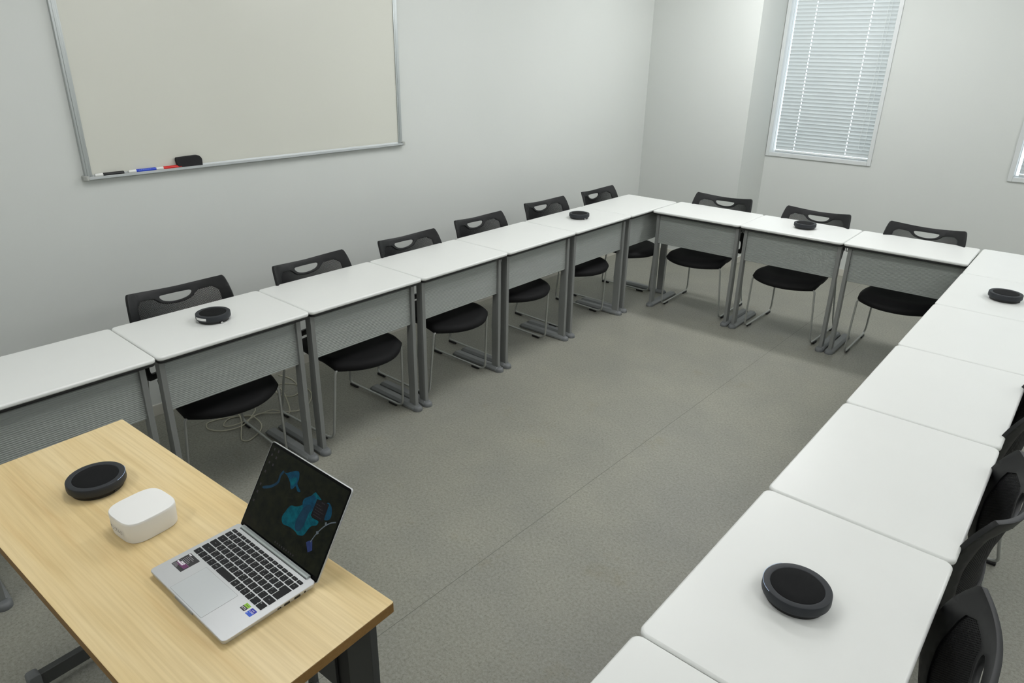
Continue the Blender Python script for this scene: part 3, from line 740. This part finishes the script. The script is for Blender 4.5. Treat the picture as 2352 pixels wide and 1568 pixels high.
# ---------------------------------------------------------------- lettering helper
def text_faces(txt, size, M4):
    cu = bpy.data.curves.new('lettering', 'FONT'); cu.body = txt; cu.size = size; cu.align_x = 'CENTER'; cu.align_y = 'CENTER'; cu.resolution_u = 2
    ob = bpy.data.objects.new('lettering', cu); COL.objects.link(ob)
    dg = bpy.context.evaluated_depsgraph_get(); me = bpy.data.meshes.new_from_object(ob.evaluated_get(dg))
    vs = [M4 @ v.co for v in me.vertices]; fs = [tuple(p.vertices) for p in me.polygons]
    bpy.data.objects.remove(ob); bpy.data.curves.remove(cu); bpy.data.meshes.remove(me)
    return vs, fs

# ---------------------------------------------------------------- white box with handwritten label
def router():
    c = Vector((0.963, -0.452)); rz = 0.10
    t = thing('router_box', 'white rounded plastic box with a handwritten paper label on its side', 'router', (c.x, c.y, H), rz)
    def ring(hx, hy, z, n=72, e=3.6):
        out = []
        for k in range(n):
            a = 2 * PI * k / n; ca, sa = math.cos(a), math.sin(a)
            out.append((hx * math.copysign(abs(ca) ** (2 / e), ca), hy * math.copysign(abs(sa) ** (2 / e), sa), z))
        return out
    HX, HY, HZ = 0.0625, 0.0655, 0.057
    b = MB(); b.loft([ring(HX * .93, HY * .93, 0.0), ring(HX * .965, HY * .965, 0.0012), ring(HX * .975, HY * .975, 0.004), ring(HX * .99, HY * .99, 0.028), ring(HX, HY, 0.050), ring(HX * 0.995, HY * .995, HZ - 0.0025), ring(HX * .975, HY * .975, HZ - 0.0004), ring(HX * .95, HY * .95, HZ)])
    b.build('casing', M['boxw'], t, smooth=40)
    # label follows the near-left rounded side
    prof = ring(HX * 0.988, HY * 0.988, 0, 720)
    pts = prof[345:590]          # from the left side around the near-left corner
    L = [0.0]
    for p, q in zip(pts, pts[1:]): L.append(L[-1] + math.hypot(q[0] - p[0], q[1] - p[1]))
    def at(d, out):
        for k in range(len(L) - 1):
            if L[k + 1] >= d: break
        tt = (d - L[k]) / max(1e-9, L[k + 1] - L[k]); p, q = Vector(pts[k][:2]), Vector(pts[k + 1][:2]); tv = (q - p).normalized(); nn = Vector((tv.y, -tv.x))
        r = p.lerp(q, tt) + nn * out; return r
    end = L[-1]
    b = MB(); n = 40; w0, w1 = end - 0.085, end - 0.012
    b.add([(*at(w0 + (w1 - w0) * k / n, 0.0007), z) for z in (0.0165, 0.0335) for k in range(n + 1)], [(k, k + 1, n + 2 + k, n + 1 + k) for k in range(n)])
    lab = b.build('paper_label', M['label'], t)
    vs, fs = text_faces('サンプル①', 0.0115, Matrix())
    x0 = min(v.x for v in vs); x1 = max(v.x for v in vs)
    b = MB(); d0 = w1 - 0.004 - (x1 - x0)
    b.add([(*at(d0 + (v.x - x0), 0.0011), 0.0245 + v.y) for v in vs], fs)
    for k in range(7):
        d = w0 + 0.003 + k * 0.0024; hh = 0.006 if k % 2 else 0.002
        b.add([(*at(d, 0.0011), 0.0245 - hh / 2), (*at(d + 0.0009, 0.0011), 0.0245 - hh / 2), (*at(d + 0.0009, 0.0011), 0.0245 + hh / 2), (*at(d, 0.0011), 0.0245 + hh / 2)], [(0, 1, 2, 3)])
    b.build('handwriting', M['ink'], lab, recalc=False)
router()

# ---------------------------------------------------------------- laptop (local millimetres turned to metres)
def laptop():
    t = thing('laptop', 'open silver laptop with black keys and dark screen on the wooden table', 'laptop', (1.1505, -0.5217, H), 0.022)
    mm = 0.001; TH_ = 0.0160
    b = MB(); W_, D_ = 0.3115, 0.2185
    def outline(ins, r): return rrect(ins, W_ - ins, ins, D_ - ins, r, 6)
    b.loft([[(p[0], p[1], z) for p in outline(i, r)] for i, r, z in ((0.006, 0.006, 0.002), (0.0015, 0.008, 0.006), (0.0, 0.009, 0.0120), (0.0, 0.009, TH_ - 0.0008), (0.0008, 0.0085, TH_))])
    base = b.build('base', M['silver'], t, smooth=40)
    b = MB()
    for fx in (0.03, W_ - 0.05):
        for fy in (0.02, D_ - 0.03): b.box(fx, fx + 0.02, fy, fy + 0.006, 0, 0.0022)
    b.build('rubber_foot', M['port'], base)
    # touchpad
    b = MB(); b.slab(rrect(0.0875, 0.2205, 0.0038, 0.0868, 0.002, 3), TH_ - 0.0003, TH_ + 0.00015); b.build('touchpad_outline', M['groove'], base)
    b = MB(); b.slab(rrect(0.0881, 0.2199, 0.0044, 0.0862, 0.002, 3), TH_ - 0.0003, TH_ + 0.00025); b.build('touchpad', M['pad'], base)
    b = MB(); b.slab([(0.118, -0.0012), (0.192, -0.0012), (0.190, 0.0018), (0.120, 0.0018)], 0.009, TH_ - 0.0012); b.build('lid_notch', M['groove'], base)
    # recessed key bed line
    b = MB(); b.slab(rrect(0.0125, 0.2955, 0.0900, 0.1990, 0.002, 3), TH_ - 0.0003, TH_ + 0.00010); kb = b.build('keyboard', M['silver'], base)
    zk0, zk1 = TH_, TH_ + 0.0012
    def key(x0, x1, y0, y1, txt=None, sub=None, poly=None):
        b = MB(); P = poly or rrect(x0, x1, y0, y1, 0.0013, 3)
        cxk = sum(p[0] for p in P) / len(P); cyk = sum(p[1] for p in P) / len(P)
        b.loft([[(p[0], p[1], zk0) for p in P], [(cxk + (p[0] - cxk) * 0.985, cyk + (p[1] - cyk) * 0.985, zk1) for p in P]])
        def put(s, sz, x, y):
            vs, fs = text_faces(s, sz, Matrix.Translation((x, y, zk1 + 0.00008))); b.add(vs, fs, 1)
        if txt: put(txt, 0.0044 if len(txt) == 1 else 0.0030, x0 + (0.0045 if len(txt) == 1 else (x1 - x0) / 2), y1 - 0.0048 if len(txt) == 1 else (y0 + y1) / 2)
        if sub: put(sub, 0.0034, x1 - 0.0055, y0 + 0.0042)
        b.build('key', [M['key'], M['legend']], kb, recalc=False)
    X0, X1 = 0.0140, 0.2940; gap = 0.0030
    def row(y0, y1, keys, xa=X0, xb=X1):
        tot = sum(k[0] for k in keys); n = len(keys); wu = (xb - xa - gap * (n - 1)) / tot; x = xa
        for k in keys:
            if k[1] is not None or len(k) > 2 or True:
                if k[1] != '#': key(x, x + wu * k[0], y0, y1, k[1] or None, k[2] if len(k) > 2 else None)
            x += wu * k[0] + gap
    kana = dict(zip('1234567890-^QWERTYUIOP@[ASDFGHJKL;:]ZXCVBNM,./', 'ヌフアウエオヤユヨワホヘタテイスカンナニラセ゛゜チトシハキクマノリレケムツサソヒコミモネルメ'))
    ks = lambda s: [(1, c, kana.get(c)) for c in s]
    row(0.1905, 0.1985, [(1, 'Esc')] + [(1, 'F%d' % i) for i in range(1, 13)] + [(1, 'Ins'), (1, 'Del')])
    row(0.1722, 0.1872, [(0.85, 'E/J')] + ks('1234567890-^') + [(1, '¥'), (0.95, 'BS')])
    xe = 0.2755
    row(0.1528, 0.1692, [(1.45, 'Tab')] + ks('QWERTYUIOP@['), xb=0.2655)
    row(0.1337, 0.1498, [(1.75, 'Caps')] + ks('ASDFGHJKL;:]'), xb=0.2705)
    key(0, 0, 0, 0, None, None, [(0.2735, 0.1337), (0.2935, 0.1337), (0.2935, 0.1692), (0.2685, 0.1692), (0.2685, 0.1528), (0.2735, 0.1528)])
    row(0.1142, 0.1307, [(2.25, 'Shift')] + ks('ZXCVBNM,./') + [(1, '\\'), (1.55, 'Shift')])
    yb0, yb1 = 0.0945, 0.1108
    row(yb0, yb1, [(1, 'Ctrl'), (0.95, 'Fn'), (1, 'W'), (1, 'Alt'), (0.95, '無変換')], xb=0.1095)
    key(0.1125, 0.1705, yb0, yb1)
    row(yb0, yb1, [(1, '変換'), (1, 'かな'), (1, 'Alt'), (1, '◀')], xa=0.1735, xb=0.2480)
    key(0.2510, 0.2705, yb0, 0.1022, None); key(0.2510, 0.2705, 0.1030, yb1, None); key(0.2735, 0.2930, yb0, yb1, '▶')
    # hinge bar, ports
    b = MB(); b.loft([[(x, 0.2098, TH_ - 0.001), (x, 0.2105, TH_ + 0.0030), (x, 0.2135, TH_ + 0.0050), (x, 0.2205, TH_ + 0.0035), (x, 0.2205, TH_ - 0.004)] for x in (0.0200, 0.2890)]); b.build('hinge_cover', M['hingebar'], base, smooth=30)
    b = MB(); b.box(0.0205, 0.2885, 0.2082, 0.2097, TH_ - 0.0004, TH_ + 0.0002); b.build('vent_slot', M['port'], base)
    for y0, y1, z0, z1 in ((0.1875, 0.1915, 0.0080, 0.0120), (0.163, 0.1775, 0.0070, 0.0122), (0.138, 0.1515, 0.0072, 0.0122), (0.122, 0.1305, 0.0085, 0.0115)):
        b = MB(); b.box(W_ - 0.002, W_ + 0.0003, y0, y1, z0, z1); b.build('port', M['port'], base)
    # stickers
    zs = TH_ + 0.0002
    def sticker(name, x0, x1, y0, y1, mats, extra):
        b = MB(); b.slab(rrect(x0, x1, y0, y1, 0.0012, 3), TH_ - 0.0002, zs); extra(b); return b.build(name, mats, base, recalc=False)
    def bars(b, x, y, w, h, mi, z=0.0001): b.add([(x, y, zs + z), (x + w, y, zs + z), (x + w, y + h, zs + z), (x, y + h, zs + z)], [(0, 1, 2, 3)], mi)
    def spec(b):
        bars(b, 0.022, 0.0500, 0.034, 0.0085, 1); bars(b, 0.040, 0.0585, 0.017, 0.004, 1)
        for k in range(5): bars(b, 0.022 + (k % 2) * 0.001, 0.0650 + k * 0.0036, 0.026 - (k % 3) * 0.004, 0.0009, 2)
        bars(b, 0.018, 0.0622, 0.038, 0.0004, 2, 0.0002)
        for k in range(6): bars(b, 0.0185 + k * 0.0040, 0.0535, 0.0030, 0.0040, 3, 0.0002)
        for k in range(4): bars(b, 0.0275 + k * 0.0040, 0.0582, 0.0030, 0.0034, 3, 0.0002)
        for k in range(4): bars(b, 0.0188, 0.0432 + k * 0.0022, 0.019 - k * 0.002, 0.0008, 2, 0.0002)
        for k in range(3): bars(b, 0.0185 + k * 0.0032, 0.0815, 0.0026, 0.0034, 3, 0.0002)
    sticker('specification_sticker', 0.0166, 0.0590, 0.0415, 0.0868, [M['st_dark'], M['st_pink'], M['st_text'], M['st_white']], spec)
    def green(b):
        bars(b, 0.2536, 0.0798, 0.0160, 0.0080, 1)
        vs, fs = text_faces('RTX', 0.0068, Matrix.Translation((0.2615, 0.0752, zs + 0.0002))); b.add(vs, fs, 2)
        bars(b, 0.2560, 0.0832, 0.0105, 0.0010, 0, 0.0002)
    sticker('graphics_sticker', 0.2534, 0.2696, 0.0705, 0.0880, [M['st_dark'], M['st_green'], M['st_white']], green)
    def blue(b):
        bars(b, 0.2753, 0.0785, 0.0168, 0.0086, 1)
        vs, fs = text_faces('CORE', 0.0052, Matrix.Translation((0.2838, 0.0786, zs + 0.0003))); b.add(vs, fs, 2)
        vs, fs = text_faces('intel', 0.0042, Matrix.Translation((0.2838, 0.0838, zs + 0.0003))); b.add(vs, fs, 2)
        vs, fs = text_faces('i7', 0.0040, Matrix.Translation((0.2782, 0.0724, zs + 0.0003))); b.add(vs, fs, 2)
    sticker('processor_sticker', 0.2750, 0.2925, 0.0695, 0.0876, [M['st_blue'], M['st_navy'], M['st_white']], blue)
    # lid: local x along the hinge, y up the screen, z towards the user
    lid = bpy.data.objects.new('screen_lid', None)
    el = math.radians(58.0)
    b = MB(); LH, LT = 0.2235, 0.0055
    Mx = Matrix.Translation((0.0, 0.2165, 0.0055)) @ Matrix.Rotation(el, 4, 'X')
    b.loft([[tuple(Mx @ Vector((p[0], p[1], z))) for p in rrect(i, 0.3115 - i, 0.004 + i, LH - i, 0.008, 6)] for i, z in ((0.0015, -LT), (0.0, -LT + 0.0015), (0.0, -0.0004), (0.0004, 0.0))])
    lid = b.build('screen_lid', M['silver'], t, smooth=40)
    b = MB(); b.slab(rrect(0.0016, 0.3099, 0.0060, LH - 0.0016, 0.0065, 6), 0.0, 0.0004)
    bz = b.build('screen_bezel', M['bezel'], lid); bz.matrix_local = Mx
    mats = ['scr_bg', 'scr_teal', 'scr_blue', 'scr_deep', 'scr_pop', 'scr_txt', 'scr_ring', 'scr_box']
    b = MB(); Z = [0.0006]
    def poly(pts, mi, dz, smooth=True):
        pts = [(p[0] * mm * 0.985 + 0.0005, p[1] * mm) for p in pts]
        if smooth: pts = [(v.x, v.y) for v in catmull([(p[0], p[1], 0) for p in pts], 4, True)]
        m_ = MB(); fill(resample(pts, 0.004), [], lambda x, y: (x, y, 0.0006 + dz), m_, 0.02); b.add(m_.v, m_.f, mi)
    b.add([(0.0060, 0.0170, 0.0006), (0.3055, 0.0170, 0.0006), (0.3055, 0.2155, 0.0006), (0.0060, 0.2155, 0.0006)], [(0, 1, 2, 3)], 0)
    poly([(29, 117), (55, 130), (71, 146), (71, 163), (78, 176), (82, 172), (77, 160), (78, 144), (58, 124), (32, 112)], 3, 0.00004)
    poly([(76, 174), (91, 174), (105, 183), (130, 193), (140, 178), (141, 166), (160, 156), (151, 152), (138, 160), (133, 152), (125, 149), (115, 160), (97, 170)], 2, 0.00004)
    poly([(112, 166), (126, 178), (134, 174), (133, 164), (126, 156), (116, 161)], 1, 0.00006)
    poly([(133, 80), (136, 95), (146, 115), (165, 121), (183, 133), (181, 146), (198, 160), (208, 173), (216, 172), (236, 166), (226, 160), (223, 123), (250, 122), (250, 112), (234, 102), (226, 84), (221, 75), (204, 69), (194, 72), (171, 73), (157, 71), (143, 70)], 1, 0.00004)
    poly([(183, 133), (181, 146), (198, 160), (210, 166), (220, 160), (222, 140), (214, 128), (196, 126)], 2, 0.00006)
    poly([(191, 130), (188, 122), (182, 97), (186, 80), (198, 75), (210, 88), (213, 124), (213, 140), (203, 142)], 3, 0.00008)
    poly([(256, 166), (267, 169), (279, 159), (283, 141), (268, 132), (262, 140)], 2, 0.00004)
    poly([(222, 163), (264, 167), (266, 125), (221, 123)], 4, 0.00012, False)
    for k in range(5): poly([(226, 128 + k * 6), (226 + (30, 22, 33, 27, 18)[k], 128.5 + k * 6), (226 + (30, 22, 33, 27, 18)[k], 129.6 + k * 6), (226, 129.1 + k * 6)], 5, 0.00016, False)
    for k in range(3): poly([(240 + k * 4, 160), (242.5 + k * 4, 160.3), (242.5 + k * 4, 163), (240 + k * 4, 162.7)], 5, 0.00016, False)
    arc = catmull([(251, 73, 0), (259, 95, 0), (273, 118, 0), (288, 133, 0), (304, 142, 0)], 8)
    for p, q in zip(arc, arc[1:]):
        d = (q - p).normalized(); nn = Vector((-d.y, d.x, 0)) * 1.3
        poly([tuple((p + nn)[:2]), tuple((q + nn)[:2]), tuple((q - nn)[:2]), tuple((p - nn)[:2])], 6, 0.00010, False)
    poly([(256, 100), (262, 104), (266, 99), (260, 94)], 6, 0.00011, False); poly([(272, 128), (277, 131), (281, 124), (276, 121)], 6, 0.00011, False)
    poly([(238, 67), (254, 80), (266, 60), (255, 50)], 7, 0.00008, False)
    for x, y in ((19, 208), (36, 208), (17, 193), (36, 192), (18, 174), (34, 173), (17, 118), (16, 98), (16, 150), (15, 75)):
        poly([(x - 3, y - 3), (x + 2.5, y - 3), (x + 2.5, y + 3), (x - 3, y + 3)], 5, 0.00004, False)
    for k in range(9): poly([(140 + 9 * k, 22), (144 + 9 * k, 22), (144 + 9 * k, 26), (140 + 9 * k, 26)], 5, 0.00004, False)
    sc = b.build('screen', [M[k] for k in mats], lid, recalc=False); sc.matrix_local = Mx
laptop()

# ---------------------------------------------------------------- cream cable under the chair
def cable():
    r = 0.0032
    A = [(-0.80, 0.93, 0), (-0.70, 0.90, 0), (-0.504, 0.802, 0), (-0.589, 0.752, 0.006), (-0.616, 0.657, 0), (-0.699, 0.553, 0), (-0.725, 0.463, 0), (-0.70, 0.432, 0), (-0.652, 0.425, 0), (-0.589, 0.463, 0), (-0.55, 0.545, 0.008), (-0.585, 0.618, 0.012), (-0.680, 0.70, 0.006), (-0.77, 0.652, 0), (-0.70, 0.61, 0.006), (-0.60, 0.575, 0.012), (-0.464, 0.497, 0), (-0.425, 0.485, 0), (-0.405, 0.51, 0), (-0.445, 0.589, 0), (-0.489, 0.626, 0.008), (-0.564, 0.638, 0.012), (-0.629, 0.632, 0.006), (-0.683, 0.555, 0), (-0.64, 0.495, 0), (-0.594, 0.510, 0.006), (-0.573, 0.589, 0.014), (-0.60, 0.68, 0.008), (-0.548, 0.745, 0.006), (-0.50, 0.80, 0.010), (-0.49, 0.86, 0), (-0.515, 0.93, 0), (-0.594, 1.005, 0), (-0.683, 1.033, 0), (-0.77, 1.02, 0), (-0.84, 0.97, 0), (-0.85, 0.90, 0), (-0.79, 0.885, 0.006), (-0.706, 0.888, 0), (-0.66, 0.93, 0), (-0.70, 1.00, 0), (-0.85, 1.04, 0), (-0.96, 1.02, 0)]
    b = MB(); b.tube(catmull([(x, y, z + r) for x, y, z in A], 7), r, 8)
    o = b.build('power_cable', M['cable'], smooth=60); tag(o, 'loosely coiled cream cable lying on the floor under the nearest left chairs', 'cable')
cable()
for o in list(COL.objects):
    if o.type == 'EMPTY' and not o.children: bpy.data.objects.remove(o)
